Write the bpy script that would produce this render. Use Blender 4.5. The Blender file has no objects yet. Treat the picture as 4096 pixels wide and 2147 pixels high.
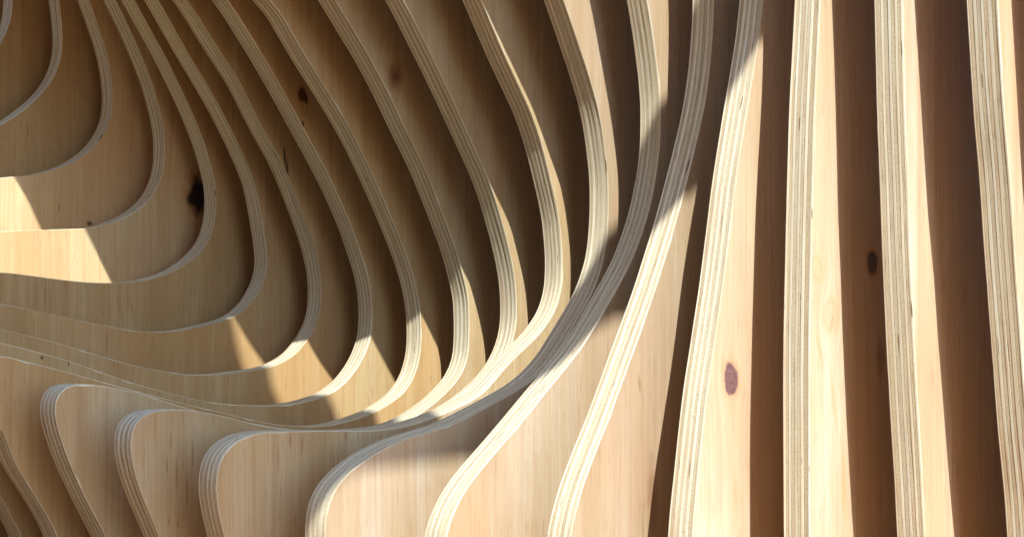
import bpy, math, random
import numpy as np
from mathutils import Vector, Matrix

sc = bpy.context.scene
col = sc.collection
R = math.radians
random.seed(7)

# ------------------------------------------------------------------ camera
CAM_Z = 0.42                       # eye height above the ground
cam_d = bpy.data.cameras.new("camera")
cam = bpy.data.objects.new("camera", cam_d)
col.objects.link(cam)
YAW, PITCH = R(39.547), R(1.734)   # looking left along the row and a touch upward
ca, sa, cp, sp = math.cos(YAW), math.sin(YAW), math.cos(PITCH), math.sin(PITCH)
fwd = Vector((-sa * cp, ca * cp, sp)); rgt = Vector((ca, sa, 0)); upv = Vector((sa * sp, -ca * sp, cp))
cam.matrix_world = Matrix.Translation((0, 0, CAM_Z)) @ Matrix((rgt, upv, -fwd)).transposed().to_4x4()
cam_d.sensor_width = 36.0
cam_d.lens = 36.0 * 1.4104
cam_d.clip_start = 0.02
cam_d.clip_end = 500
sc.camera = cam

# ------------------------------------------------------------------ light
TO_SUN = Vector((1.0, -0.70, 1.38)).normalized()
SUN_EL = math.asin(TO_SUN.z)
SUN_AZ = math.atan2(TO_SUN.x, TO_SUN.y)
w = bpy.data.worlds.new("World"); sc.world = w; w.use_nodes = True
nt = w.node_tree
sky = nt.nodes.new("ShaderNodeTexSky"); sky.sky_type = 'NISHITA'; sky.sun_disc = False
sky.sun_elevation = SUN_EL; sky.sun_rotation = SUN_AZ
sky.ozone_density = 4.0
bg = nt.nodes["Background"]; bg.inputs["Strength"].default_value = 0.15
nt.links.new(sky.outputs["Color"], bg.inputs["Color"])
sun_d = bpy.data.lights.new("sun", 'SUN'); sun_d.energy = 2.5; sun_d.angle = R(0.45); sun_d.color = (1.0, 0.995, 0.975)
sun = bpy.data.objects.new("sun", sun_d); col.objects.link(sun)
sun.rotation_euler = TO_SUN.to_track_quat('Z', 'Y').to_euler()
sun.location = TO_SUN * 20
sc.view_settings.view_transform = 'Standard'; sc.view_settings.look = 'None'
sc.view_settings.exposure = 1.85; sc.view_settings.gamma = 1.0
sc.cycles.max_bounces = 14; sc.cycles.diffuse_bounces = 8

# ------------------------------------------------------------------ tables
SPACING = 0.1          # from one rib to the next
THICK = 0.0313         # thickness of a rib
N_PLY = 9
GLUE = 0.00045         # open joint between two plies
X18 = -0.5221          # right-hand face of the eighteenth rib
BACK_Y = 2.05
# front outline of every rib, y and z from the top down
PROFILE = {
    0: [0.8400,1.5200, 0.8474,1.4724, 0.8503,1.4607, 0.8546,1.4496, 0.8608,1.4395, 0.8689,1.4307, 0.8783,1.4233, 0.8884,1.4168, 0.9211,1.4015, 0.9661,1.3844, 0.9892,1.3779, 1.0596,1.3619, 1.0828,1.3555, 1.1169,1.3438, 1.1617,1.3263, 1.1946,1.3117, 1.2265,1.2948, 1.2567,1.2751, 1.2851,1.2528, 1.3117,1.2285, 1.3282,1.2110, 1.3509,1.1830, 1.3642,1.1630, 1.3757,1.1419, 1.3901,1.1088, 1.4016,1.0746, 1.4100,1.0396, 1.4119,1.0157, 1.4089,0.9556, 1.4070,0.9438, 1.3993,0.9211, 1.3892,0.8993, 1.3779,0.8781, 1.3467,0.8267, 1.3328,0.8070, 1.3177,0.7883, 1.3010,0.7711, 1.2918,0.7633, 1.2623,0.7427, 1.2414,0.7308, 1.2199,0.7200, 1.1536,0.6915, 1.1085,0.6748, 1.0509,0.6576, 0.9809,0.6403, 0.9572,0.6362, 0.8973,0.6306, 0.8738,0.6256, 0.8628,0.6211, 0.8525,0.6150, 0.8432,0.6074, 0.8350,0.5986, 0.8282,0.5887, 0.8229,0.5780, 0.8194,0.5665, 0.8175,0.5547, 0.8176,0.5307, 0.8236,0.4951, 0.8296,0.4718, 0.8370,0.4490, 0.8462,0.4267, 0.8619,0.3943, 0.9112,0.2979, 0.9626,0.2027, 0.9885,0.1485, 1.0017,0.1149, 1.0131,0.0807, 1.0231,0.0460, 1.0347,0.0000],
    1: [0.8300,1.5200, 0.8399,1.4730, 0.8440,1.4618, 0.8496,1.4513, 0.8568,1.4419, 0.8653,1.4335, 0.8847,1.4193, 0.9162,1.4019, 0.9382,1.3925, 0.9611,1.3852, 1.0191,1.3700, 1.0419,1.3628, 1.0977,1.3407, 1.1522,1.3158, 1.1945,1.2932, 1.2453,1.2613, 1.2839,1.2329, 1.3108,1.2090, 1.3355,1.1829, 1.3651,1.1451, 1.3913,1.1049, 1.4083,1.0733, 1.4177,1.0512, 1.4284,1.0169, 1.4388,0.9701, 1.4442,0.9345, 1.4472,0.8987, 1.4454,0.8748, 1.4394,0.8516, 1.4295,0.8298, 1.4162,0.8099, 1.4084,0.8008, 1.3914,0.7839, 1.3637,0.7609, 1.3343,0.7403, 1.3032,0.7221, 1.2610,0.6993, 1.2289,0.6831, 1.1961,0.6684, 1.1624,0.6556, 1.1283,0.6442, 1.0252,0.6123, 0.9678,0.5951, 0.9105,0.5772, 0.8644,0.5638, 0.8534,0.5589, 0.8435,0.5524, 0.8352,0.5440, 0.8290,0.5340, 0.8246,0.5229, 0.8217,0.5112, 0.8198,0.4993, 0.8185,0.4753, 0.8198,0.4514, 0.8232,0.4276, 0.8288,0.4043, 0.8325,0.3929, 0.8418,0.3708, 0.8529,0.3496, 0.8837,0.2981, 0.9137,0.2462, 0.9571,0.1744, 0.9803,0.1324, 0.9957,0.0999, 1.0047,0.0776, 1.0166,0.0437, 1.0297,0.0000],
    2: [0.8400,1.5200, 0.8467,1.4725, 0.8498,1.4610, 0.8584,1.4386, 0.8693,1.4173, 0.8758,1.4072, 0.8831,1.3977, 0.8913,1.3890, 0.9004,1.3812, 0.9101,1.3742, 0.9310,1.3624, 0.9856,1.3377, 1.0080,1.3292, 1.0879,1.3034, 1.1101,1.2944, 1.1424,1.2786, 1.1841,1.2549, 1.2241,1.2284, 1.2432,1.2140, 1.2615,1.1985, 1.2872,1.1733, 1.3184,1.1369, 1.3540,1.0887, 1.3802,1.0485, 1.4099,0.9964, 1.4321,0.9539, 1.4613,0.8882, 1.4727,0.8541, 1.4798,0.8189, 1.4817,0.7949, 1.4807,0.7710, 1.4787,0.7592, 1.4752,0.7478, 1.4704,0.7369, 1.4573,0.7168, 1.4411,0.6991, 1.4225,0.6840, 1.4019,0.6717, 1.3801,0.6619, 1.3460,0.6504, 1.3226,0.6451, 1.2752,0.6377, 1.2518,0.6328, 1.1477,0.6045, 1.0892,0.5913, 1.0191,0.5752, 0.9616,0.5581, 0.9165,0.5419, 0.8946,0.5322, 0.8623,0.5161, 0.8423,0.5029, 0.8339,0.4945, 0.8275,0.4846, 0.8232,0.4736, 0.8208,0.4619, 0.8198,0.4499, 0.8202,0.4258, 0.8250,0.3902, 0.8308,0.3670, 0.8385,0.3442, 0.8481,0.3223, 0.8595,0.3012, 0.9040,0.2301, 0.9597,0.1377, 0.9774,0.1063, 0.9935,0.0742, 1.0031,0.0522, 1.0222,0.0000],
    3: [0.8400,1.5200, 0.8460,1.4602, 0.8540,1.4250, 0.8616,1.4022, 0.8665,1.3912, 0.8724,1.3807, 0.8794,1.3710, 0.8876,1.3624, 0.9068,1.3480, 0.9385,1.3307, 0.9820,1.3100, 1.0493,1.2841, 1.0713,1.2743, 1.1137,1.2516, 1.1550,1.2269, 1.1947,1.1998, 1.2137,1.1851, 1.2320,1.1694, 1.2661,1.1356, 1.2979,1.0994, 1.3357,1.0527, 1.3640,1.0138, 1.3976,0.9639, 1.4311,0.9140, 1.4563,0.8730, 1.4792,0.8307, 1.4894,0.8089, 1.4983,0.7866, 1.5096,0.7524, 1.5148,0.7289, 1.5163,0.7170, 1.5173,0.6929, 1.5154,0.6690, 1.5129,0.6572, 1.5092,0.6458, 1.5042,0.6349, 1.4981,0.6246, 1.4909,0.6149, 1.4827,0.6062, 1.4736,0.5983, 1.4534,0.5853, 1.4207,0.5701, 1.3980,0.5623, 1.3863,0.5593, 1.3626,0.5556, 1.3026,0.5513, 1.2306,0.5458, 1.2068,0.5432, 1.1010,0.5202, 1.0058,0.5067, 0.9703,0.5000, 0.9238,0.4876, 0.8901,0.4750, 0.8585,0.4575, 0.8488,0.4504, 0.8399,0.4423, 0.8324,0.4331, 0.8267,0.4226, 0.8228,0.4113, 0.8206,0.3995, 0.8197,0.3754, 0.8207,0.3634, 0.8254,0.3399, 0.8375,0.3059, 0.8531,0.2734, 0.8775,0.2319, 0.9159,0.1708, 0.9638,0.1016, 0.9832,0.0712, 1.0002,0.0394, 1.0168,0.0000],
    4: [0.8450,1.5200, 0.8457,1.4600, 0.8474,1.4361, 0.8493,1.4243, 0.8549,1.4010, 0.8631,1.3784, 0.8747,1.3575, 0.8819,1.3480, 0.8993,1.3316, 0.9191,1.3180, 0.9397,1.3057, 0.9717,1.2893, 1.0271,1.2664, 1.0488,1.2561, 1.0696,1.2442, 1.0897,1.2311, 1.1286,1.2030, 1.1657,1.1726, 1.1923,1.1484, 1.2259,1.1142, 1.2733,1.0600, 1.3110,1.0134, 1.3746,0.9262, 1.4391,0.8396, 1.4527,0.8198, 1.4912,0.7591, 1.5144,0.7171, 1.5245,0.6953, 1.5374,0.6617, 1.5443,0.6388, 1.5466,0.6270, 1.5482,0.6031, 1.5462,0.5792, 1.5402,0.5560, 1.5353,0.5451, 1.5290,0.5350, 1.5213,0.5259, 1.5126,0.5177, 1.4932,0.5035, 1.4723,0.4916, 1.4614,0.4867, 1.4388,0.4789, 1.4154,0.4734, 1.3918,0.4694, 1.3679,0.4667, 1.3440,0.4655, 1.3080,0.4657, 1.2721,0.4676, 1.1765,0.4767, 1.1526,0.4779, 1.0807,0.4766, 0.9849,0.4704, 0.9612,0.4671, 0.9377,0.4621, 0.9033,0.4515, 0.8818,0.4410, 0.8718,0.4344, 0.8537,0.4186, 0.8461,0.4094, 0.8398,0.3993, 0.8351,0.3883, 0.8319,0.3768, 0.8303,0.3649, 0.8300,0.3529, 0.8331,0.3292, 0.8361,0.3176, 0.8440,0.2949, 0.8582,0.2618, 0.8808,0.2195, 0.9177,0.1577, 0.9653,0.0886, 0.9846,0.0583, 1.0015,0.0265, 1.0132,0.0000],
    5: [0.9000,1.5200, 0.9536,1.4260, 0.9730,1.3956, 0.9939,1.3662, 1.0525,1.2899, 1.1101,1.2129, 1.1681,1.1362, 1.2268,1.0600, 1.2710,1.0030, 1.3156,0.9463, 1.3602,0.8896, 1.4043,0.8325, 1.4649,0.7578, 1.5068,0.6991, 1.5319,0.6581, 1.5429,0.6367, 1.5475,0.6256, 1.5547,0.6027, 1.5632,0.5676, 1.5705,0.5323, 1.5735,0.5084, 1.5732,0.4964, 1.5712,0.4847, 1.5674,0.4734, 1.5619,0.4627, 1.5479,0.4432, 1.5395,0.4346, 1.5302,0.4269, 1.5203,0.4201, 1.5097,0.4145, 1.4986,0.4101, 1.4753,0.4042, 1.4160,0.3939, 1.3922,0.3911, 1.3682,0.3898, 1.3441,0.3901, 1.3201,0.3918, 1.2844,0.3969, 1.2017,0.4120, 1.1189,0.4275, 1.0474,0.4371, 1.0115,0.4398, 0.9875,0.4396, 0.9635,0.4377, 0.9397,0.4342, 0.9162,0.4291, 0.8931,0.4221, 0.8822,0.4173, 0.8719,0.4111, 0.8628,0.4034, 0.8547,0.3946, 0.8478,0.3847, 0.8372,0.3632, 0.8335,0.3517, 0.8310,0.3399, 0.8300,0.3280, 0.8306,0.3160, 0.8327,0.3042, 0.8361,0.2927, 0.8502,0.2595, 0.8673,0.2278, 0.9188,0.1465, 0.9597,0.0871, 0.9794,0.0569, 0.9971,0.0255, 1.0092,0.0000],
    6: [0.9104,1.5200, 0.9129,1.4840, 0.9151,1.4240, 0.9180,1.3880, 0.9241,1.3525, 0.9309,1.3295, 0.9352,1.3183, 0.9510,1.2859, 0.9697,1.2551, 1.0321,1.1668, 1.0454,1.1467, 1.0576,1.1260, 1.0917,1.0625, 1.1045,1.0421, 1.1190,1.0230, 1.1271,1.0141, 1.1446,0.9978, 1.1637,0.9831, 1.1836,0.9696, 1.2143,0.9508, 1.3084,0.8974, 1.3280,0.8836, 1.3452,0.8669, 1.3849,0.8218, 1.4255,0.7774, 1.4405,0.7587, 1.4747,0.7093, 1.5115,0.6618, 1.5250,0.6419, 1.5374,0.6214, 1.5708,0.5575, 1.5810,0.5357, 1.5933,0.5018, 1.5988,0.4784, 1.6003,0.4665, 1.6010,0.4425, 1.6000,0.4305, 1.5977,0.4187, 1.5938,0.4075, 1.5882,0.3969, 1.5737,0.3777, 1.5564,0.3610, 1.5467,0.3540, 1.5362,0.3482, 1.5137,0.3397, 1.4904,0.3340, 1.4785,0.3323, 1.4066,0.3275, 1.3825,0.3269, 1.3465,0.3279, 1.3226,0.3305, 1.2398,0.3453, 1.1471,0.3706, 1.0771,0.3882, 1.0066,0.4030, 0.9710,0.4087, 0.9470,0.4099, 0.9350,0.4094, 0.9111,0.4062, 0.8995,0.4033, 0.8882,0.3992, 0.8775,0.3938, 0.8675,0.3870, 0.8587,0.3790, 0.8514,0.3695, 0.8458,0.3590, 0.8418,0.3477, 0.8392,0.3359, 0.8379,0.3239, 0.8386,0.2999, 0.8405,0.2881, 0.8477,0.2652, 0.8639,0.2330, 0.8833,0.2026, 0.9316,0.1337, 0.9678,0.0857, 0.9885,0.0562, 1.0070,0.0253, 1.0195,0.0000],
    7: [0.8404,1.5200, 0.8573,1.4751, 0.8742,1.4433, 0.8994,1.4024, 0.9320,1.3520, 0.9711,1.2915, 1.0093,1.2305, 1.0537,1.1591, 1.0722,1.1281, 1.1125,1.0544, 1.1248,1.0338, 1.1382,1.0139, 1.1609,0.9860, 1.1782,0.9694, 1.1968,0.9541, 1.2359,0.9263, 1.3064,0.8806, 1.3254,0.8659, 1.3508,0.8404, 1.4067,0.7777, 1.4741,0.6932, 1.5253,0.6266, 1.5523,0.5869, 1.5767,0.5456, 1.5924,0.5131, 1.6022,0.4912, 1.6107,0.4688, 1.6161,0.4454, 1.6174,0.4335, 1.6181,0.4094, 1.6154,0.3856, 1.6120,0.3742, 1.6071,0.3633, 1.6010,0.3529, 1.5863,0.3340, 1.5687,0.3177, 1.5589,0.3107, 1.5377,0.2996, 1.5264,0.2956, 1.5031,0.2899, 1.4794,0.2859, 1.4555,0.2833, 1.4195,0.2828, 1.3596,0.2866, 1.3120,0.2923, 1.2647,0.3006, 1.1833,0.3215, 1.1373,0.3354, 1.0804,0.3544, 1.0225,0.3705, 0.9759,0.3818, 0.9405,0.3890, 0.9286,0.3900, 0.9166,0.3893, 0.9049,0.3869, 0.8937,0.3828, 0.8831,0.3770, 0.8738,0.3696, 0.8660,0.3605, 0.8598,0.3502, 0.8555,0.3389, 0.8534,0.3272, 0.8543,0.3156, 0.8584,0.3046, 0.8648,0.2946, 0.8812,0.2769, 0.9082,0.2529, 0.9544,0.2145, 0.9716,0.1979, 0.9786,0.1884, 1.0024,0.1470, 1.0071,0.1362, 1.0098,0.1247, 1.0166,0.0409, 1.0207,0.0172, 1.0248,0.0000],
    8: [0.8864,1.5200, 0.8956,1.4607, 0.9010,1.4374, 0.9093,1.4149, 0.9200,1.3935, 0.9389,1.3628, 0.9859,1.2933, 1.0236,1.2320, 1.0675,1.1604, 1.1061,1.0996, 1.1448,1.0390, 1.1795,0.9901, 1.1946,0.9714, 1.2185,0.9445, 1.2519,0.9101, 1.2952,0.8686, 1.3136,0.8534, 1.3330,0.8394, 1.3417,0.8313, 1.3810,0.7860, 1.4546,0.7071, 1.4853,0.6703, 1.5063,0.6410, 1.5463,0.5812, 1.5836,0.5196, 1.5951,0.4986, 1.6052,0.4769, 1.6137,0.4544, 1.6198,0.4312, 1.6232,0.4075, 1.6241,0.3835, 1.6236,0.3715, 1.6221,0.3596, 1.6193,0.3480, 1.6153,0.3367, 1.6098,0.3260, 1.6030,0.3162, 1.5949,0.3074, 1.5858,0.2997, 1.5757,0.2932, 1.5541,0.2828, 1.5200,0.2714, 1.4729,0.2623, 1.4372,0.2583, 1.4132,0.2578, 1.3892,0.2589, 1.3534,0.2627, 1.3179,0.2684, 1.2478,0.2845, 1.1777,0.3011, 1.1197,0.3161, 1.0618,0.3318, 1.0039,0.3474, 0.9340,0.3655, 0.9221,0.3682, 0.9103,0.3691, 0.8995,0.3663, 0.8910,0.3590, 0.8855,0.3486, 0.8826,0.3369, 0.8829,0.3251, 0.8871,0.3144, 0.8944,0.3052, 0.9118,0.2884, 0.9191,0.2792, 0.9242,0.2686, 0.9327,0.2465, 0.9385,0.2360, 0.9589,0.2063, 0.9782,0.1760, 0.9895,0.1550, 1.0013,0.1210, 1.0240,0.0402, 1.0362,0.0000],
    9: [0.9004,1.5200, 0.9099,1.4608, 0.9158,1.4376, 0.9198,1.4263, 0.9351,1.3938, 0.9471,1.3730, 0.9664,1.3426, 1.0264,1.2530, 1.0864,1.1633, 1.1274,1.1041, 1.1685,1.0450, 1.2040,0.9968, 1.2267,0.9689, 1.2587,0.9331, 1.3253,0.8641, 1.4001,0.7863, 1.4161,0.7684, 1.4540,0.7220, 1.4819,0.6829, 1.5183,0.6354, 1.5316,0.6154, 1.5749,0.5435, 1.5922,0.5120, 1.6108,0.4677, 1.6180,0.4449, 1.6202,0.4332, 1.6217,0.4093, 1.6217,0.3852, 1.6196,0.3613, 1.6165,0.3498, 1.6114,0.3391, 1.6045,0.3294, 1.5962,0.3209, 1.5770,0.3064, 1.5457,0.2886, 1.5127,0.2745, 1.4897,0.2674, 1.4663,0.2623, 1.4305,0.2595, 1.3825,0.2596, 1.3227,0.2626, 1.2749,0.2673, 1.2276,0.2751, 1.1455,0.2926, 1.1107,0.3015, 1.0417,0.3221, 0.9833,0.3354, 0.9591,0.3383, 0.9470,0.3382, 0.9357,0.3355, 0.9270,0.3289, 0.9223,0.3190, 0.9217,0.3074, 0.9238,0.2955, 0.9275,0.2838, 0.9361,0.2613, 0.9462,0.2395, 0.9629,0.2076, 0.9868,0.1661, 0.9972,0.1445, 1.0178,0.0882, 1.0460,0.0000],
    10: [0.9304,1.5200, 0.9384,1.4486, 0.9428,1.4250, 0.9498,1.4022, 0.9545,1.3912, 0.9719,1.3597, 0.9922,1.3301, 1.0426,1.2631, 1.0842,1.2045, 1.1265,1.1463, 1.1625,1.0985, 1.1998,1.0516, 1.2444,0.9952, 1.3066,0.9072, 1.3301,0.8800, 1.3796,0.8280, 1.4028,0.8005, 1.4697,0.7159, 1.5053,0.6678, 1.5405,0.6193, 1.5594,0.5888, 1.5699,0.5673, 1.5893,0.5235, 1.5978,0.5010, 1.6048,0.4781, 1.6075,0.4665, 1.6107,0.4427, 1.6115,0.4188, 1.6107,0.4068, 1.6085,0.3951, 1.6048,0.3838, 1.5997,0.3730, 1.5934,0.3628, 1.5779,0.3446, 1.5690,0.3366, 1.5494,0.3229, 1.5178,0.3057, 1.4846,0.2919, 1.4618,0.2846, 1.4386,0.2786, 1.4032,0.2724, 1.3675,0.2690, 1.3195,0.2682, 1.2836,0.2693, 1.1881,0.2770, 1.1643,0.2800, 1.1291,0.2871, 1.0593,0.3043, 1.0239,0.3100, 0.9998,0.3113, 0.9876,0.3111, 0.9757,0.3095, 0.9649,0.3054, 0.9565,0.2980, 0.9518,0.2877, 0.9505,0.2759, 0.9517,0.2639, 0.9544,0.2521, 0.9580,0.2406, 0.9671,0.2183, 0.9932,0.1645, 1.0166,0.1093, 1.0382,0.0535, 1.0563,0.0000],
    11: [0.9604,1.5200, 0.9671,1.4482, 0.9706,1.4244, 0.9733,1.4127, 0.9808,1.3899, 0.9858,1.3790, 0.9976,1.3581, 1.0112,1.3382, 1.0259,1.3192, 1.0716,1.2634, 1.1161,1.2066, 1.1686,1.1408, 1.1901,1.1118, 1.2240,1.0621, 1.2384,1.0429, 1.2541,1.0247, 1.3039,0.9726, 1.3271,0.9449, 1.3858,0.8687, 1.4217,0.8205, 1.4643,0.7623, 1.5166,0.6963, 1.5297,0.6762, 1.5466,0.6444, 1.5734,0.5774, 1.5808,0.5546, 1.5836,0.5429, 1.5886,0.5072, 1.5897,0.4831, 1.5879,0.4591, 1.5851,0.4475, 1.5808,0.4363, 1.5749,0.4259, 1.5676,0.4164, 1.5501,0.3999, 1.5307,0.3857, 1.4787,0.3555, 1.4296,0.3210, 1.4080,0.3105, 1.3852,0.3030, 1.3385,0.2915, 1.3030,0.2849, 1.2672,0.2807, 1.2432,0.2795, 1.2192,0.2796, 1.1471,0.2837, 1.0751,0.2874, 1.0510,0.2879, 1.0390,0.2870, 1.0271,0.2849, 1.0156,0.2811, 1.0052,0.2754, 0.9967,0.2673, 0.9909,0.2571, 0.9880,0.2456, 0.9874,0.2336, 0.9886,0.2216, 0.9939,0.1981, 1.0052,0.1638, 1.0269,0.1077, 1.0485,0.0516, 1.0668,0.0000],
    12: [0.9904,1.5200, 0.9969,1.4482, 1.0003,1.4244, 1.0064,1.4012, 1.0108,1.3900, 1.0222,1.3689, 1.0436,1.3399, 1.0916,1.2860, 1.1069,1.2676, 1.1212,1.2482, 1.1551,1.1986, 1.1696,1.1794, 1.1854,1.1613, 1.2272,1.1181, 1.2430,1.1000, 1.2792,1.0521, 1.3225,0.9944, 1.3758,0.9293, 1.4294,0.8644, 1.4590,0.8265, 1.5089,0.7444, 1.5263,0.7128, 1.5366,0.6910, 1.5446,0.6684, 1.5506,0.6452, 1.5575,0.6097, 1.5597,0.5858, 1.5594,0.5498, 1.5551,0.5140, 1.5491,0.4908, 1.5390,0.4690, 1.5261,0.4487, 1.5107,0.4303, 1.4512,0.3709, 1.4323,0.3560, 1.4120,0.3432, 1.4013,0.3376, 1.3792,0.3283, 1.3565,0.3205, 1.2758,0.2966, 1.2407,0.2883, 1.1931,0.2815, 1.1576,0.2752, 1.1230,0.2653, 1.1007,0.2562, 1.0899,0.2507, 1.0797,0.2444, 1.0702,0.2370, 1.0622,0.2282, 1.0561,0.2181, 1.0522,0.2068, 1.0505,0.1950, 1.0509,0.1709, 1.0557,0.1351, 1.0622,0.0997, 1.0750,0.0409, 1.0853,0.0000],
    13: [1.2600,1.5200, 1.2708,1.4608, 1.2812,1.4016, 1.2883,1.3663, 1.3002,1.3197, 1.3115,1.2854, 1.3291,1.2407, 1.3677,1.1526, 1.4134,1.0545, 1.4576,0.9557, 1.4711,0.9223, 1.4867,0.8767, 1.5150,0.7848, 1.5212,0.7616, 1.5290,0.7264, 1.5327,0.7026, 1.5347,0.6787, 1.5342,0.6426, 1.5329,0.6307, 1.5283,0.6071, 1.5179,0.5725, 1.5095,0.5500, 1.4988,0.5285, 1.4865,0.5078, 1.4731,0.4879, 1.4580,0.4692, 1.4249,0.4343, 1.3732,0.3840, 1.3544,0.3691, 1.3055,0.3340, 1.2567,0.2989, 1.1872,0.2514, 1.1679,0.2370, 1.1506,0.2204, 1.1366,0.2008, 1.1314,0.1901, 1.1281,0.1788, 1.1268,0.1670, 1.1268,0.1549, 1.1316,0.1070, 1.1406,0.0476, 1.1483,0.0000],
    14: [1.4000,1.5200, 1.4117,1.4244, 1.4247,1.3169, 1.4375,1.2337, 1.4477,1.1866, 1.4710,1.1057, 1.4798,1.0707, 1.4942,0.9999, 1.5016,0.9524, 1.5052,0.9165, 1.5061,0.8804, 1.5040,0.8203, 1.4994,0.7603, 1.4917,0.7128, 1.4861,0.6894, 1.4791,0.6663, 1.4613,0.6216, 1.4210,0.5342, 1.3812,0.4600, 1.3626,0.4290, 1.3236,0.3682, 1.2844,0.3076, 1.2498,0.2584, 1.2367,0.2383, 1.2254,0.2170, 1.2162,0.1947, 1.2129,0.1833, 1.2110,0.1715, 1.2097,0.1354, 1.2117,0.0752, 1.2166,0.0000],
    15: [1.4200,1.5200, 1.4255,1.4481, 1.4320,1.3642, 1.4376,1.2923, 1.4439,1.2084, 1.4513,1.1004, 1.4586,0.9925, 1.4600,0.9565, 1.4600,0.9204, 1.4562,0.8604, 1.4476,0.7888, 1.4380,0.7417, 1.4318,0.7185, 1.4102,0.6497, 1.3852,0.5693, 1.3711,0.5109, 1.3570,0.4525, 1.3405,0.3947, 1.3208,0.3253, 1.3033,0.2430, 1.2946,0.1957, 1.2897,0.1479, 1.2855,0.0639, 1.2855,0.0000],
    16: [1.3700,1.5200, 1.3748,1.4244, 1.3802,1.3168, 1.3849,1.2212, 1.3903,1.1137, 1.3939,1.0540, 1.3982,0.9823, 1.3999,0.9225, 1.3987,0.8627, 1.3949,0.7910, 1.3920,0.7552, 1.3797,0.6483, 1.3747,0.5886, 1.3679,0.4812, 1.3629,0.3736, 1.3619,0.2779, 1.3619,0.1822, 1.3662,0.0865, 1.3712,0.0000],
    17: [1.3300,1.5200, 1.3341,1.4361, 1.3386,1.3402, 1.3426,1.2563, 1.3476,1.1604, 1.3521,1.0886, 1.3594,0.9928, 1.3657,0.9091, 1.3720,0.8133, 1.3762,0.7414, 1.3783,0.6814, 1.3809,0.6215, 1.3860,0.5497, 1.3903,0.4778, 1.4000,0.3702, 1.4069,0.3106, 1.4142,0.2511, 1.4202,0.1914, 1.4257,0.1558, 1.4366,0.0968, 1.4530,0.0000],
    18: [1.2900,1.5200, 1.2943,1.4602, 1.2993,1.3883, 1.3043,1.3165, 1.3095,1.2447, 1.3142,1.1848, 1.3207,1.1131, 1.3304,1.0297, 1.3415,0.9464, 1.3541,0.8512, 1.3669,0.7561, 1.3790,0.6608, 1.3862,0.6134, 1.3980,0.5546, 1.4089,0.4834, 1.4228,0.4005, 1.4396,0.3060, 1.4555,0.2358, 1.4654,0.1766, 1.4784,0.1181, 1.4916,0.0595, 1.5039,0.0000],
    19: [1.2860,1.5200, 1.2912,1.4529, 1.2969,1.3763, 1.3019,1.3092, 1.3079,1.2326, 1.3128,1.1751, 1.3194,1.1082, 1.3287,1.0318, 1.3405,0.9461, 1.3471,0.8985, 1.3536,0.8509, 1.3603,0.8033, 1.3670,0.7557, 1.3733,0.7081, 1.3795,0.6604, 1.3871,0.6129, 1.4003,0.5470, 1.4108,0.4805, 1.4256,0.3952, 1.4412,0.3101, 1.4584,0.2352, 1.4701,0.1689, 1.4831,0.1127, 1.4960,0.0565, 1.5079,0.0000],
    20: [1.2820,1.5200, 1.2875,1.4529, 1.2936,1.3763, 1.2990,1.3092, 1.3054,1.2326, 1.3106,1.1751, 1.3175,1.1082, 1.3272,1.0318, 1.3395,0.9461, 1.3463,0.8985, 1.3531,0.8509, 1.3601,0.8033, 1.3670,0.7557, 1.3735,0.7081, 1.3800,0.6604, 1.3878,0.6129, 1.4014,0.5470, 1.4123,0.4805, 1.4275,0.3952, 1.4435,0.3101, 1.4612,0.2352, 1.4732,0.1689, 1.4865,0.1127, 1.4997,0.0565, 1.5119,0.0000],
    -1: [0.8400,1.5222, 0.8469,1.4789, 0.8494,1.4683, 0.8530,1.4580, 0.8583,1.4485, 0.8652,1.4400, 0.8734,1.4327, 0.8825,1.4264, 0.8923,1.4210, 0.9126,1.4118, 0.9653,1.3927, 0.9870,1.3869, 1.0531,1.3730, 1.0858,1.3649, 1.1284,1.3511, 1.1703,1.3358, 1.2111,1.3185, 1.2404,1.3033, 1.2680,1.2860, 1.2941,1.2672, 1.3185,1.2470, 1.3409,1.2255, 1.3607,1.2024, 1.3720,1.1861, 1.3863,1.1607, 1.3979,1.1343, 1.4070,1.1070, 1.4109,1.0882, 1.4118,1.0689, 1.4085,1.0190, 1.4031,0.9988, 1.3944,0.9791, 1.3843,0.9596, 1.3618,0.9204, 1.3435,0.8908, 1.3303,0.8713, 1.3082,0.8435, 1.3000,0.8349, 1.2825,0.8191, 1.2540,0.7985, 1.2138,0.7751, 1.1515,0.7445, 1.0984,0.7222, 1.0441,0.7039, 0.9783,0.6852, 0.9447,0.6794, 0.8997,0.6748, 0.8776,0.6698, 0.8670,0.6653, 0.8570,0.6593, 0.8478,0.6517, 0.8395,0.6427, 0.8324,0.6325, 0.8265,0.6213, 0.8220,0.6092, 0.8190,0.5966, 0.8174,0.5836, 0.8171,0.5705, 0.8191,0.5446, 0.8232,0.5193, 0.8287,0.4945, 0.8395,0.4586, 0.8582,0.4134, 0.9045,0.3166, 0.9309,0.2647, 0.9632,0.2035, 0.9875,0.1517, 1.0001,0.1199, 1.0110,0.0876, 1.0237,0.0441, 1.0347,0.0001],
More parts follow.
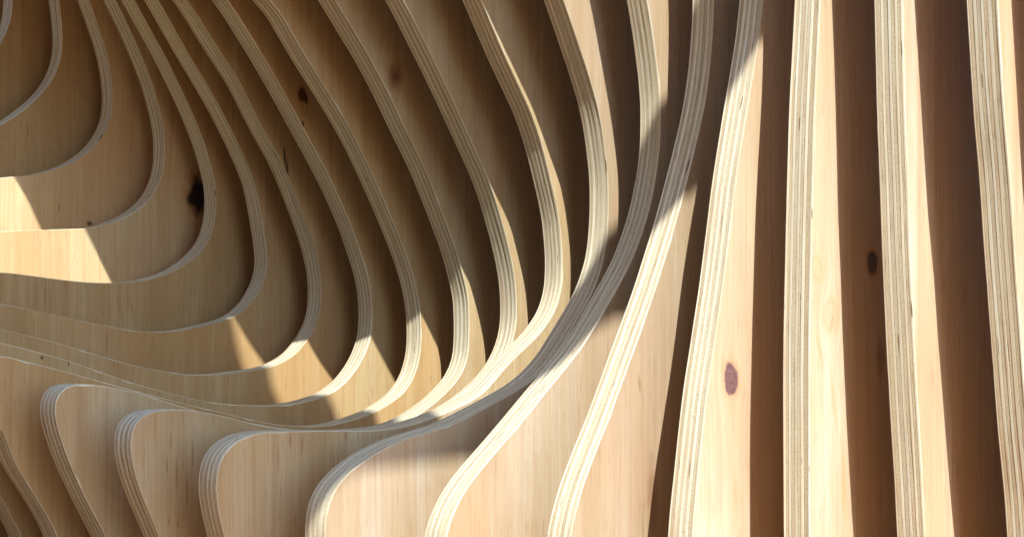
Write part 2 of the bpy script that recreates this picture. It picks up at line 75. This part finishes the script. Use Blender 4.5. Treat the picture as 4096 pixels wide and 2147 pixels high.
    -2: [0.8400,1.5244, 0.8469,1.4824, 0.8494,1.4722, 0.8530,1.4623, 0.8583,1.4532, 0.8652,1.4452, 0.8734,1.4383, 0.8923,1.4272, 0.9230,1.4147, 0.9653,1.4008, 0.9870,1.3954, 1.0531,1.3826, 1.0858,1.3752, 1.1284,1.3627, 1.1703,1.3490, 1.2111,1.3336, 1.2404,1.3203, 1.2680,1.3054, 1.3024,1.2839, 1.3262,1.2667, 1.3409,1.2548, 1.3607,1.2362, 1.3720,1.2232, 1.3863,1.2030, 1.3979,1.1820, 1.4070,1.1601, 1.4109,1.1448, 1.4118,1.1287, 1.4085,1.0852, 1.4031,1.0667, 1.3944,1.0482, 1.3498,0.9698, 1.3233,0.9287, 1.3000,0.8995, 1.2732,0.8741, 1.2540,0.8592, 1.2341,0.8455, 1.1932,0.8210, 1.1304,0.7876, 1.0876,0.7685, 1.0332,0.7482, 0.9783,0.7306, 0.9447,0.7240, 0.8997,0.7187, 0.8776,0.7129, 0.8670,0.7078, 0.8570,0.7009, 0.8478,0.6922, 0.8395,0.6819, 0.8324,0.6702, 0.8265,0.6574, 0.8220,0.6436, 0.8190,0.6291, 0.8174,0.6144, 0.8177,0.5848, 0.8210,0.5559, 0.8258,0.5278, 0.8319,0.5006, 0.8395,0.4743, 0.8582,0.4250, 0.9045,0.3221, 0.9201,0.2894, 0.9683,0.1949, 0.9875,0.1528, 1.0001,0.1206, 1.0110,0.0881, 1.0237,0.0443, 1.0347,0.0003],
}
def xface(k): return X18 - (18 - k) * SPACING

# ------------------------------------------------------------------ materials
class NT:
    def __init__(s, name):
        s.m = bpy.data.materials.new(name); s.m.use_nodes = True; s.t = s.m.node_tree
        s.b = s.t.nodes["Principled BSDF"]
    def n(s, typ, **kw):
        nd = s.t.nodes.new("ShaderNode" + typ)
        for k, v in kw.items():
            if k.startswith('i_'):
                nd.inputs[k[2:]].default_value = v
            else: setattr(nd, k, v)
        return nd
    def l(s, a, b): s.t.links.new(a, b)
    def math(s, op, a, b=None, c=None, clamp=False):
        nd = s.n('Math', operation=op); nd.use_clamp = clamp
        for i, v in enumerate((a, b, c)):
            if v is None: continue
            if hasattr(v, 'links'): s.l(v, nd.inputs[i])
            else: nd.inputs[i].default_value = v
        return nd.outputs[0]
    def noise(s, vec, scale, detail=3, rough=.5, dist=0):
        nd = s.n('TexNoise'); nd.inputs['Scale'].default_value = scale; nd.inputs['Detail'].default_value = detail
        nd.inputs['Roughness'].default_value = rough; nd.inputs['Distortion'].default_value = dist
        s.l(vec, nd.inputs['Vector']); return nd.outputs['Fac']
    def ramp(s, fac, stops):
        nd = s.n('ValToRGB'); cr = nd.color_ramp
        while len(cr.elements) < len(stops): cr.elements.new(.5)
        for e, (p, c) in zip(cr.elements, stops):
            e.position = p; e.color = (c[0], c[1], c[2], 1) if not isinstance(c, (int, float)) else (c, c, c, 1)
        s.l(fac, nd.inputs[0]); return nd.outputs[0]
    def mix(s, fac, a, b, mode='MIX'):
        nd = s.n('Mix', data_type='RGBA', blend_type=mode)
        for v, i in ((fac, 0), (a, 6), (b, 7)):
            if hasattr(v, 'links'): s.l(v, nd.inputs[i])
            elif i == 0: nd.inputs[0].default_value = v
            else: nd.inputs[i].default_value = (*v, 1)
        return nd.outputs[2]
    def scaled(s, vec, sx, sy, sz=1, off=None):
        nd = s.n('Mapping'); nd.inputs['Scale'].default_value = (sx, sy, sz); s.l(vec, nd.inputs['Vector'])
        if off is not None: s.l(off, nd.inputs['Location'])
        return nd.outputs[0]

def face_veneer(name, seed, knots, tone=(.70, .695, .69)):
    """rotary cut pine: upright fibres, broad warm and pale patches; knots = (y, z, half width, half height, kind)"""
    M = NT(name)
    uv = M.n('UVMap', uv_map='grain').outputs[0]
    sh = M.n('VectorMath', operation='ADD'); M.l(uv, sh.inputs[0]); sh.inputs[1].default_value = (seed * 3.17, seed * 5.31, seed * 1.7)
    v = sh.outputs[0]
    # slow sideways drift of the fibres
    drift = M.noise(M.scaled(v, 3.5, 1.6), 1.0, 2)
    sep = M.n('SeparateXYZ'); M.l(v, sep.inputs[0])
    pull = None
    halo = None; core = None; rim = None; vein = None; black = None; rings = None
    ktone = ((.05, .02, .012), (.15, .062, .035))
    sepu = M.n('SeparateXYZ'); M.l(uv, sepu.inputs[0])
    wob = M.noise(M.scaled(v, 60, 45), 1.0, 2)
    for (ky, kz, hw, hh, kind, tilt) in knots:
        z0 = M.math('SUBTRACT', sepu.outputs[1], kz)
        y0 = M.math('SUBTRACT', sepu.outputs[0], ky)
        if tilt: y0 = M.math('SUBTRACT', y0, M.math('MULTIPLY', z0, tilt))
        dy = M.math('DIVIDE', y0, hw); dz = M.math('DIVIDE', z0, hh)
        r2 = M.math('ADD', M.math('MULTIPLY', dy, dy), M.math('MULTIPLY', dz, dz))
        rr = M.math('ADD', M.math('SQRT', r2), M.math('MULTIPLY', M.math('SUBTRACT', wob, .5), .95))
        if kind in ('streak', 'check', 'vein'):
            h1 = M.math('MULTIPLY', M.ramp(M.math('MULTIPLY', rr, .5), [(0.15, 1.0), (0.6, 0.0)]), 1.0)
            if kind == 'streak': rim = M.math('MULTIPLY', h1, .55) if rim is None else M.math('MAXIMUM', rim, M.math('MULTIPLY', h1, .55))
            elif kind == 'vein': vein = h1 if vein is None else M.math('MAXIMUM', vein, h1)
            else: black = h1 if black is None else M.math('MAXIMUM', black, h1)
            continue
        g = M.math('POWER', 2.718, M.math('MULTIPLY', r2, -0.35))
        p = M.math('MULTIPLY', M.math('MULTIPLY', g, dy), hw * .9)
        pull = p if pull is None else M.math('ADD', pull, p)
        # stained fibres running out above and below the knot
        tz = M.math('DIVIDE', z0, hh * 2.6); ty = M.math('DIVIDE', y0, hw * .55)
        tail = M.math('POWER', 2.718, M.math('MULTIPLY', M.math('ADD', M.math('MULTIPLY', tz, tz), M.math('MULTIPLY', ty, ty)), -1.6))
        if kind == 'pale':
            ringv = M.ramp(M.math('MULTIPLY', rr, .5), [(0.0, .6), (.16, .25), (.30, .65), (.44, .85), (.56, .25), (.85, 0.0)])
            vein = ringv if vein is None else M.math('MAXIMUM', vein, ringv)
            continue
        ring = M.math('SINE', M.math('MULTIPLY', rr, 17.0))
        rings = ring if rings is None else M.math('ADD', rings, M.math('MULTIPLY', ring, M.math('LESS_THAN', rr, 1.4)))
        kc = {'black': 1.0, 'dark': .95, 'soft': .75, 'pale': .22, 'red': .9}[kind]
        soft = {'black': (.30, .60), 'dark': (.36, .56), 'soft': (.05, .62), 'pale': (.30, .6), 'red': (.42, .52)}[kind]
        c1 = M.math('MULTIPLY', M.ramp(M.math('MULTIPLY', rr, .5), [(soft[0], 1.0), (soft[1], 0.0)]), kc)
        hk = {'black': .75, 'dark': .75, 'soft': .55, 'pale': .30, 'red': .6}[kind]
        h1 = M.math('MULTIPLY', M.ramp(M.math('MULTIPLY', rr, .5), [(0.35, 1.0), (0.80, 0.0)]), hk)
        h1 = M.math('MAXIMUM', h1, M.math('MULTIPLY', tail, hk * .8))
        core = c1 if core is None else M.math('MAXIMUM', core, c1)
        halo = h1 if halo is None else M.math('MAXIMUM', halo, h1)
        if kind == 'red': ktone = ((.045, .018, .018), (.25, .135, .135))
        if kind == 'black': ktone = ((.012, .006, .004), (.03, .014, .008))
    yy = M.math('ADD', sep.outputs[0], M.math('MULTIPLY', drift, .035))
    if pull is not None: yy = M.math('SUBTRACT', yy, pull)
    cmb = M.n('CombineXYZ'); M.l(yy, cmb.inputs[0]); M.l(sep.outputs[1], cmb.inputs[1]); M.l(sep.outputs[2], cmb.inputs[2])
    gv = cmb.outputs[0]
    broad = M.noise(M.scaled(gv, 16, 1.1), 1.0, 3, .55, .3)
    band = M.noise(M.scaled(gv, 75, 1.6), 1.0, 3, .6)
    fib = M.noise(M.scaled(gv, 420, 5.0), 1.0, 3, .6)
    patch = M.noise(M.scaled(v, 4.5, 2.6), 1.0, 3, .5)
    c = M.ramp(broad, [(.28, (.53, .395, .205)), (.50, (.625, .495, .28)), (.70, (.68, .58, .38))])
    c = M.mix(M.ramp(band, [(.45, 0.0), (.70, .42)]), c, (.48, .33, .17))
    c = M.mix(M.ramp(patch, [(.50, 0.0), (.70, .50)]), c, (.60, .385, .19))
    c = M.mix(M.ramp(patch, [(.28, .50), (.45, 0.0)]), c, (.58, .54, .36))
    blot = M.noise(M.scaled(v, 14, 7), 1.0, 4, .55, .4)
    c = M.mix(M.ramp(blot, [(.50, 0.0), (.70, .40)]), c, (.50, .36, .20))
    flame = M.ramp(M.noise(M.scaled(gv, 30, .9), 1.0, 2, .5, .8), [(.60, 0.0), (.72, .45)])
    c = M.mix(M.math('MULTIPLY', flame, M.ramp(M.noise(M.scaled(v, 5, 3), 1.0, 1), [(.48, 0.0), (.6, 1.0)])), c, (.62, .38, .17))
    c = M.mix(M.ramp(fib, [(.38, .30), (.58, 0.0)]), c, (.42, .29, .15))
    pore = M.noise(M.scaled(gv, 700, 26), 1.0, 2, .5)
    c = M.mix(M.ramp(pore, [(.29, .6), (.38, 0.0)]), c, (.33, .21, .10))
    late = M.n('TexWave', wave_type='BANDS', bands_direction='X', wave_profile='SAW'); late.inputs['Scale'].default_value = 11.0; late.inputs['Distortion'].default_value = 7.0; late.inputs['Detail'].default_value = 2.0; late.inputs['Detail Scale'].default_value = .35
    M.l(M.scaled(gv, 1.0, .16), late.inputs['Vector'])
    c = M.mix(M.ramp(late.outputs['Fac'], [(.72, 0.0), (.97, .30), (1.0, .05)]), c, (.52, .33, .15))
    # short dark resin checks
    chk = M.noise(M.scaled(gv, 330, 11), 1.0, 2, .5)
    gate = M.noise(M.scaled(v, 7, 4), 1.0, 1)
    chk = M.math('MULTIPLY', M.ramp(chk, [(.70, 0.0), (.78, .65)]), M.ramp(gate, [(.50, 0.0), (.62, 1.0)]))
    c = M.mix(chk, c, (.23, .12, .05))
    if rim is not None: c = M.mix(rim, c, (.30, .13, .05))
    if halo is not None: c = M.mix(halo, c, (.50, .25, .09))
    if core is not None:
        kn_ = M.math('ADD', M.noise(M.scaled(v, 620, 420), 1.0, 3, .7), M.math('MULTIPLY', rings, .03))
        kcol = M.ramp(kn_, [(.35, ktone[0]), (.65, ktone[1])])
        c = M.mix(core, c, kcol)
    if vein is not None: c = M.mix(M.math('MULTIPLY', vein, .55), c, (.47, .33, .13))
    if black is not None: c = M.mix(black, c, (.05, .022, .01))
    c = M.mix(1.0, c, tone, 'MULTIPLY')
    M.l(c, M.b.inputs['Base Color'])
    M.b.inputs['Roughness'].default_value = .55
    M.b.inputs['Specular IOR Level'].default_value = .3
    bm = M.n('Bump'); bm.inputs['Strength'].default_value = .12; bm.inputs['Distance'].default_value = .001
    M.l(fib, bm.inputs['Height']); M.l(bm.outputs[0], M.b.inputs['Normal'])
    return M.m

def ply_edge(name, kind):
    """sawn edge of one ply: u runs along the cut, v across it"""
    M = NT(name)
    uv = M.n('UVMap', uv_map='grain').outputs[0]
    rnd = M.n('ObjectInfo').outputs['Random']
    off = M.n('CombineXYZ'); M.l(M.math('MULTIPLY', rnd, 37.0), off.inputs[0]); M.l(M.math('MULTIPLY', rnd, 91.0), off.inputs[1])
    def sc_(a, b): return M.scaled(uv, a, b, 1, off.outputs[0])
    dash = M.noise(sc_(34, 1100), 1.0, 2, .55)
    if kind == 'long':
        streak = M.noise(sc_(7, 700), 1.0, 3, .6)
        slow = M.noise(sc_(4.5, 60), 1.0, 3, .6)
        c = M.ramp(streak, [(.30, (.50, .41, .25)), (.52, (.615, .60, .455)), (.70, (.70, .695, .57))])
        c = M.mix(M.ramp(slow, [(.58, 0.0), (.70, .55)]), c, (.50, .32, .20))
        c = M.mix(M.ramp(dash, [(.27, .55), (.37, 0.0)]), c, (.24, .16, .08))
    else:
        speck = M.noise(sc_(420, 800), 1.0, 3, .7)
        slow = M.noise(sc_(9, 90), 1.0, 3, .6)
        c = M.ramp(speck, [(.30, (.38, .30, .17)), (.50, (.485, .44, .30)), (.68, (.60, .54, .40))])
        c = M.mix(M.ramp(slow, [(.50, 0.0), (.70, .5)]), c, (.40, .27, .16))
        c = M.mix(M.ramp(dash, [(.32, .6), (.42, 0.0)]), c, (.20, .13, .07))
    tone = M.ramp(rnd, [(0.0, (.72, .68, .62)), (.5, (.84, .84, .84)), (1.0, (.90, .86, .80))])
    c = M.mix(1.0, c, tone, 'MULTIPLY')
    # open core gaps: short dark slots along the cut
    gap = M.noise(sc_(26, 340), 1.0, 1, .4)
    c = M.mix(M.ramp(gap, [(.735, 0.0), (.755, .9)]), c, (.10, .05, .025))
    M.l(c, M.b.inputs['Base Color'])
    M.b.inputs['Roughness'].default_value = .7
    M.b.inputs['Specular IOR Level'].default_value = .25
    return M.m

def plain(name, colr, rough=.8, var=.12, scale=30):
    M = NT(name)
    co = M.n('TexCoord').outputs['Object']
    nz = M.noise(co, scale, 4, .6)
    c = M.mix(nz, tuple(x * (1 - var) for x in colr), tuple(min(1, x * (1 + var)) for x in colr))
    M.l(c, M.b.inputs['Base Color']); M.b.inputs['Roughness'].default_value = rough
    M.b.inputs['Specular IOR Level'].default_value = .2
    return M.m

M_LONG = ply_edge('ply_long_grain', 'long')
M_END = ply_edge('ply_end_grain', 'end')
M_GLUE = plain('glue', (.17, .095, .045), .6)
M_GROUND = plain('ground', (.34, .18, .08), .9, .2, 8)
M_WALL = plain('warm_bounce_brown', (.32, .155, .06), .8, .2, 5)  # brown of the added wall, set to bounce warm light into the recesses

# ------------------------------------------------------------------ mesh helpers
def link(name, me, parent=None):
    o = bpy.data.objects.new(name, me); col.objects.link(o)
    if parent is not None: o.parent = parent
    return o

def outline(k):
    a = np.array(PROFILE[k], float).reshape(-1, 2)
    seg = np.linalg.norm(np.diff(a, axis=0), axis=1)
    # even steps so that the curve stays smooth where it bends
    d = np.r_[0, np.cumsum(seg)]
    m = np.zeros_like(a)                          # centripetal slopes for a smooth resampling
    m[1:-1] = (a[2:] - a[:-2]) / (d[2:] - d[:-2])[:, None]
    m[0] = (a[1] - a[0]) / seg[0]; m[-1] = (a[-1] - a[-2]) / seg[-1]
    out = []
    for i in range(len(seg)):
        n = max(1, int(round(seg[i] / .012)))
        for j in range(n):
            t = j / n; h = seg[i]
            out.append((2*t**3 - 3*t**2 + 1) * a[i] + (t**3 - 2*t**2 + t) * h * m[i] + (-2*t**3 + 3*t**2) * a[i+1] + (t**3 - t**2) * h * m[i+1])
    out.append(a[-1])
    return np.array(out)

def normals(P):
    t = np.gradient(P, axis=0); t /= np.linalg.norm(t, axis=1)[:, None]
    return np.c_[t[:, 1], -t[:, 0]]               # points forward, out of the wood

def slab(P, x0, x1, mats, arris=0, N=None):
    """a ply: outline P closed at the back, from x0 to x1. mats = (edge, left face, right face); arris = -1 / 1 sands the left / right corner"""
    n = len(P)
    top, bot = P[0], P[-1]
    loop = [tuple(p) for p in P] + [(BACK_Y, bot[1]), (BACK_Y, top[1])]
    m = len(loop)
    V = []; F = []; mi = []; uv = []; sm = []
    d = np.r_[0, np.cumsum(np.linalg.norm(np.diff(np.array(loop + [loop[0]]), axis=0), axis=1))]
    # side faces
    AR = .0007
    if arris:
        ra = np.random.RandomState(int(abs(x0) * 1e5) % 9999)
        AV = .0007 * np.convolve(ra.uniform(.3, 1.7, n + 4), np.ones(5) / 5, 'valid')
        AV[ra.rand(n) < .05] *= 2.6                 # small chips knocked out of the corner
        AV = AV[:, None]
    back_loop = loop[n:]
    for s, x in ((1, x0), (2, x1)):
        b = len(V)
        cut = (s == 1 and arris < 0) or (s == 2 and arris > 0)
        V += [(x, y, z) for y, z in ([tuple(p) for p in P - N * AV] + back_loop if cut else loop)]
        idx = list(range(b, b + m))
        if s == 2: idx = idx[::-1]
        F.append(idx); mi.append(s); sm.append(False)
        uv += [(V[i][1], V[i][2]) for i in idx]
    # edge strips (their own vertices, so that the arris stays sharp)
    b = len(V)
    e0 = x0 + (AR if arris < 0 else 0); e1 = x1 - (AR if arris > 0 else 0)
    for i in range(n):
        V += [(e0, *loop[i]), (e1, *loop[i])]
    if arris:
        xa, xb = (e1, x1) if arris > 0 else (x0, e0)
        c0 = len(V)
        for i in range(n):
            q = (loop[i], tuple(P[i] - N[i] * AV[i]))
            if arris < 0: q = q[::-1]
            V += [(xa, *q[0]), (xb, *q[1])]
        for i in range(n - 1):
            F.append((c0 + 2*i, c0 + 2*i + 2, c0 + 2*i + 3, c0 + 2*i + 1)); mi.append(0); sm.append(True)
            uv += [(d[i], xa), (d[i+1], xa), (d[i+1], xb), (d[i], xb)]
    for i in range(n - 1):
        F.append((b + 2*i, b + 2*i + 2, b + 2*i + 3, b + 2*i + 1)); mi.append(0); sm.append(True)
        uv += [(d[i], x0), (d[i+1], x0), (d[i+1], x1), (d[i], x1)]
    for i in range(n - 1, m):
        j = (i + 1) % m; b = len(V)
        V += [(x0, *loop[i]), (x0, *loop[j]), (x1, *loop[j]), (x1, *loop[i])]
        F.append((b, b + 1, b + 2, b + 3)); mi.append(0); sm.append(False)
        uv += [(d[i], x0), (d[i+1], x0), (d[i+1], x1), (d[i], x1)]
    me = bpy.data.meshes.new('ply')
    me.from_pydata(V, [], F)
    ul = me.uv_layers.new(name='grain')
    ul.data.foreach_set('uv', [c for p in uv for c in p])
    for mt in mats: me.materials.append(mt)
    me.polygons.foreach_set('material_index', mi)
    me.polygons.foreach_set('use_smooth', sm)
    me.update()
    return me

# ------------------------------------------------------------------ the ground the ribs stand on
def ground():
    me = bpy.data.meshes.new('ground')
    me.from_pydata([(-200, -200, 0), (200, -200, 0), (200, 200, 0), (-200, 200, 0)], [], [(0, 1, 2, 3)])
    me.materials.append(M_GROUND)
    o = link('ground', me); o['kind'] = 'structure'
ground()

# ------------------------------------------------------------------ the ribs
KNOTS = {
    3: [(1.5908, 0.6231, 0.0261, 0.0347, "black", 0.00)],
    7: [(1.4683, 0.7460, 0.0080, 0.0120, "dark", 0.00), (1.4763, 0.7421, 0.0040, 0.0096, "check", -0.15), (1.4702, 0.7029, 0.0032, 0.0054, "check", 0.00), (1.0311, 0.3628, 0.0034, 0.0030, "check", 0.00), (1.0703, 0.3536, 0.0012, 0.0041, "check", 0.00), (1.2457, 0.3029, 0.0020, 0.0022, "streak", 0.00)],
    9: [(1.4619, 0.7531, 0.0145, 0.0192, "soft", 0.00)],
    15: [(1.3707, 0.3475, 0.0143, 0.0173, "red", 0.00), (1.3796, 0.2178, 0.0042, 0.0346, "vein", 0.00)],
    16: [(1.5125, 0.4760, 0.0142, 0.0152, "dark", 0.00), (1.5309, 0.3682, 0.0124, 0.0270, "streak", 0.00), (1.4108, 0.4179, 0.0166, 0.0179, "pale", 0.00), (1.3801, 0.4661, 0.0125, 0.0134, "pale", 0.00), (1.3851, 0.3801, 0.0045, 0.0251, "vein", -0.35), (1.4168, 0.3241, 0.0055, 0.0382, "vein", -0.20), (1.4378, 0.2373, 0.0084, 0.0555, "vein", -0.08)],
    14: [(1.3413, 0.3399, 0.0031, 0.0107, "streak", -0.12), (1.3652, 0.2111, 0.0112, 0.0491, "streak", 0.00)],
    2: [(1.3783, 0.5963, 0.0023, 0.0093, "streak", 0.00), (1.4380, 0.5711, 0.0063, 0.0054, "check", 0.00)],
    6: [(1.5226, 0.6643, 0.0033, 0.0188, "check", -0.10), (1.5277, 0.6458, 0.0042, 0.0176, "check", -0.10)],
    5: [(1.2665, 0.3771, 0.0021, 0.0235, "streak", 0.00), (1.3481, 0.3686, 0.0073, 0.0181, "vein", 0.00)],
    4: [(1.2261, 0.4439, 0.0020, 0.0203, "streak", 0.00), (1.3582, 0.4294, 0.0044, 0.0250, "vein", -0.30), (1.3805, 0.4294, 0.0038, 0.0252, "vein", -0.30)],
    10: [(1.0038, 0.2760, 0.0016, 0.0115, "streak", 0.00), (1.0117, 0.2355, 0.0016, 0.0177, "streak", 0.00), (1.0261, 0.2209, 0.0022, 0.0268, "streak", 0.00), (0.9986, 0.2499, 0.0016, 0.0097, "streak", 0.00), (1.0341, 0.2560, 0.0017, 0.0179, "streak", 0.00), (1.0018, 0.1880, 0.0022, 0.0070, "streak", 0.00), (1.0138, 0.1831, 0.0016, 0.0053, "streak", 0.00)],
    11: [(1.0907, 0.2779, 0.0018, 0.0106, "streak", 0.00), (1.1086, 0.2700, 0.0018, 0.0134, "streak", 0.00), (1.0733, 0.2593, 0.0017, 0.0176, "streak", 0.00), (1.1765, 0.2767, 0.0026, 0.0074, "streak", 0.00)],
    1: [(1.4975, 0.5793, 0.0066, 0.0043, "streak", 0.00)],
}
LABEL = {
    0: 'plywood rib of which only a short curved edge shows in the top left corner',
    1: 'wholly shaded hooked plywood rib, first from the left whose curve runs off the left edge',
    2: 'hooked plywood rib with a nearly white sunlit patch on its face at the left edge',
    3: 'plywood rib with a large black knot and a long sunlit patch below it',
    4: 'hooked plywood rib just right of the black knot, its face wholly in shade',
    5: 'plywood rib with a narrow slanting sunlit wedge on the left part of its curve',
    6: 'plywood rib with a squarish sunlit patch on its face and dark cracks half way up',
    7: 'plywood rib with a slanted brown knot and dark check near its upper edge',
    8: 'plywood rib whose slim front leg starts at the left edge, lower left corner',
    9: 'plywood rib with a soft round brown knot, first rounded front corner from the left',
    10: 'plywood rib with dark resin streaks on its shaded front, second rounded corner from the left',
    11: 'plywood rib with a white sunlit back curve and third rounded front corner from the left',
    12: 'plywood rib with blue-grey shaded rim, its rounded front corner sunlit below the rim',
    13: 'plywood rib shaded along its middle, with a broad sunlit front sweeping to the bottom centre',
    14: 'plywood rib with a pointed sunlit face and a small brown streak, right of centre',
    15: 'leaning plywood rib with a purple-brown oval knot on its sunlit face',
    16: 'upright plywood rib with two pale knots on its lit strip, one dark knot',
    17: 'upright plywood rib with a plain white sunlit strip, second from the right edge',
    18: 'upright plywood rib cut by the right edge of the picture',
    19: 'plain plywood rib just beyond the right edge of the picture',
    20: 'plain plywood rib beyond the right edge, second past the frame',
    -1: 'plywood rib hidden just behind the rib cut off by the top left corner',
    -2: 'plain plywood rib beyond the left edge of the picture, second from the frame',
}
GROUP = 'plywood ribs standing side by side'
def make_rib(k):
    P = outline(k); N = normals(P)
    x1 = xface(k); x0 = x1 - THICK
    root = bpy.data.objects.new('plywood_rib', None); col.objects.link(root)
    root.empty_display_size = .05
    root.location = (x1 - THICK / 2, 1.5, 0)
    bpy.context.view_layer.update()
    root['label'] = LABEL[k]; root['category'] = 'rib'; root['group'] = GROUP
    rs = np.random.RandomState(100 + k)
    base = (.98, .90, .82) if k in (2, 3) else (.78, .69, .56) if k < 9 else (.73, .705, .67) if k < 12 else (.71, .71, .80) if k < 15 else (.96, .955, 1.10)   # light put into the tint: sunlit ribs whiter, recess browner; right-hand veneer also paler
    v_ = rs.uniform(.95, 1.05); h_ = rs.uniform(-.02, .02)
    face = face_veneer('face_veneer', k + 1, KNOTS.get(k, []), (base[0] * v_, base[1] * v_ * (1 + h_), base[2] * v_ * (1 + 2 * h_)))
    wts = np.array([.75] + [1.0] * (N_PLY - 2) + [.75]) * rs.uniform(.72, 1.28, N_PLY)
    wts *= (THICK - GLUE * (N_PLY - 1)) / wts.sum()
    x = x0
    inv = Matrix.Translation(root.location).inverted()
    d = np.r_[0, np.cumsum(np.linalg.norm(np.diff(P, axis=0), axis=1))]
    for i in range(N_PLY):
        outer = i in (0, N_PLY - 1)
        proud = (rs.uniform(-.0006, -.0001) if i % 2 else rs.uniform(-.0002, .0002)) if not outer else 0
        ripple = sum(rs.uniform(.00003, .00012) * np.sin(d * f + rs.uniform(0, 6.3)) for f in (9, 23, 57))
        Q = P + N * (proud + ripple)[:, None]
        edge = M_LONG if i % 2 == 0 else M_END
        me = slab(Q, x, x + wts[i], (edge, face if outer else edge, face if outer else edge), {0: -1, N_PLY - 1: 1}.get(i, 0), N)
        o = link('ply', me, root); o.matrix_parent_inverse = inv
        x += wts[i] + GLUE
    g = slab(P - N * .0012, x0 + .0025, x1 - .0025, (M_GLUE, M_GLUE, M_GLUE))
    o = link('glue_line', g, root); o.matrix_parent_inverse = inv
    return root
for k in sorted(PROFILE):
    make_rib(k)

# ------------------------------------------------------------------ an added, unseen fin, its outline shaped to cast the shade across the row
def shade_fin():
    X = -0.06
    O = [(-.62,1.29),(.0,1.32),(.149,1.338),(.241,1.346),(.303,1.377),(.36,1.377),(.48,1.377),(.614,1.365),(.72,1.403),(.80,1.408),(.87,1.443),(1.0,1.49),
         (1.12,1.40),(1.2,1.2),(1.25,.9),(1.26,.22),(1.55,.22),(1.55,1.0),(1.5,1.5),(1.32,1.72),(1.1,1.775),
         (.90,1.715),(.829,1.684),(.767,1.652),(.727,1.623),(.65,1.595),(.56,1.555),(.50,1.535),(.467,1.555),(.455,1.62),(.453,1.8),(.457,1.93),(.43,2.02),(.397,2.10),
         (.31,2.236),(.276,2.285),(.245,2.423),(.217,2.50),(.19,2.60),(.14,2.70),(.06,2.765),(-.1,2.785),(-.4,2.79),(-.62,2.79)]
    H = .018                                       # half the thickness: the lower rim shades from its right face, the upper rim from its left
    O = [(y - .7 * (X + h), max(0.0, z + 1.38 * (X + h) + CAM_Z)) for (y, z), h in ((p, H if i < 12 else (-H if i > 20 else 0)) for i, p in enumerate(O))]
    O = [(y, z if z > .6 else 0.0) for y, z in O]
    n = len(O)
    root = bpy.data.objects.new('shade_fin', None); col.objects.link(root); root.location = (X, O[15][0], 0)
    bpy.context.view_layer.update()
    root['label'] = 'added plywood fin shaped to shade the row, beyond the right of the picture'; root['category'] = 'fin'
    inv = Matrix.Translation(root.location).inverted()
    fm = face_veneer('fin_veneer', 40, [])
    for a in range(3):
        x0 = X - .018 + a * .012; x1 = x0 + .0117
        V = [(x0, y, z) for y, z in O] + [(x1, y, z) for y, z in O]
        F = [list(range(n)), list(range(2 * n - 1, n - 1, -1))] + [(i, n + i, n + (i + 1) % n, (i + 1) % n) for i in range(n)]
        me = bpy.data.meshes.new('ply'); me.from_pydata(V, [], F)
        ul = me.uv_layers.new(name='grain')
        for p in me.polygons:
            for li in p.loop_indices:
                v = V[me.loops[li].vertex_index]; ul.data[li].uv = (v[1], v[2]) if len(p.vertices) > 4 else (v[1] + v[2], v[0])
            p.material_index = 0 if len(p.vertices) > 4 else 1
        me.materials.append(fm); me.materials.append((M_LONG, M_END)[a % 2])
        o = link('ply', me, root); o.matrix_parent_inverse = inv
shade_fin()

# ------------------------------------------------------------------ an added, unseen board wall that keeps low sky light off the ribs
def sky_blocker():
    Y = -2.0
    root = bpy.data.objects.new('sky_block_wall', None); col.objects.link(root); root.location = (-1.2, Y, 0)
    bpy.context.view_layer.update()
    root['label'] = 'added brown board wall blocking low sky light from behind the camera'; root['category'] = 'wall'
    inv = Matrix.Translation(root.location).inverted()
    rs = random.Random(3)
    V = [(a, b, c) for a in (0, .296) for b in (-.04, 0) for c in (0, 4.4)]
    F = [(0, 1, 3, 2), (4, 6, 7, 5), (0, 4, 5, 1), (2, 3, 7, 6), (1, 5, 7, 3), (0, 2, 6, 4)]
    me = bpy.data.meshes.new('board'); me.from_pydata(V, [], F); me.materials.append(M_WALL)
    for i in range(32):
        o = link('board', me, root); o.matrix_parent_inverse = inv; o.location = (-6.0 + i * .3, Y + rs.uniform(0, .006), 0)
sky_blocker()
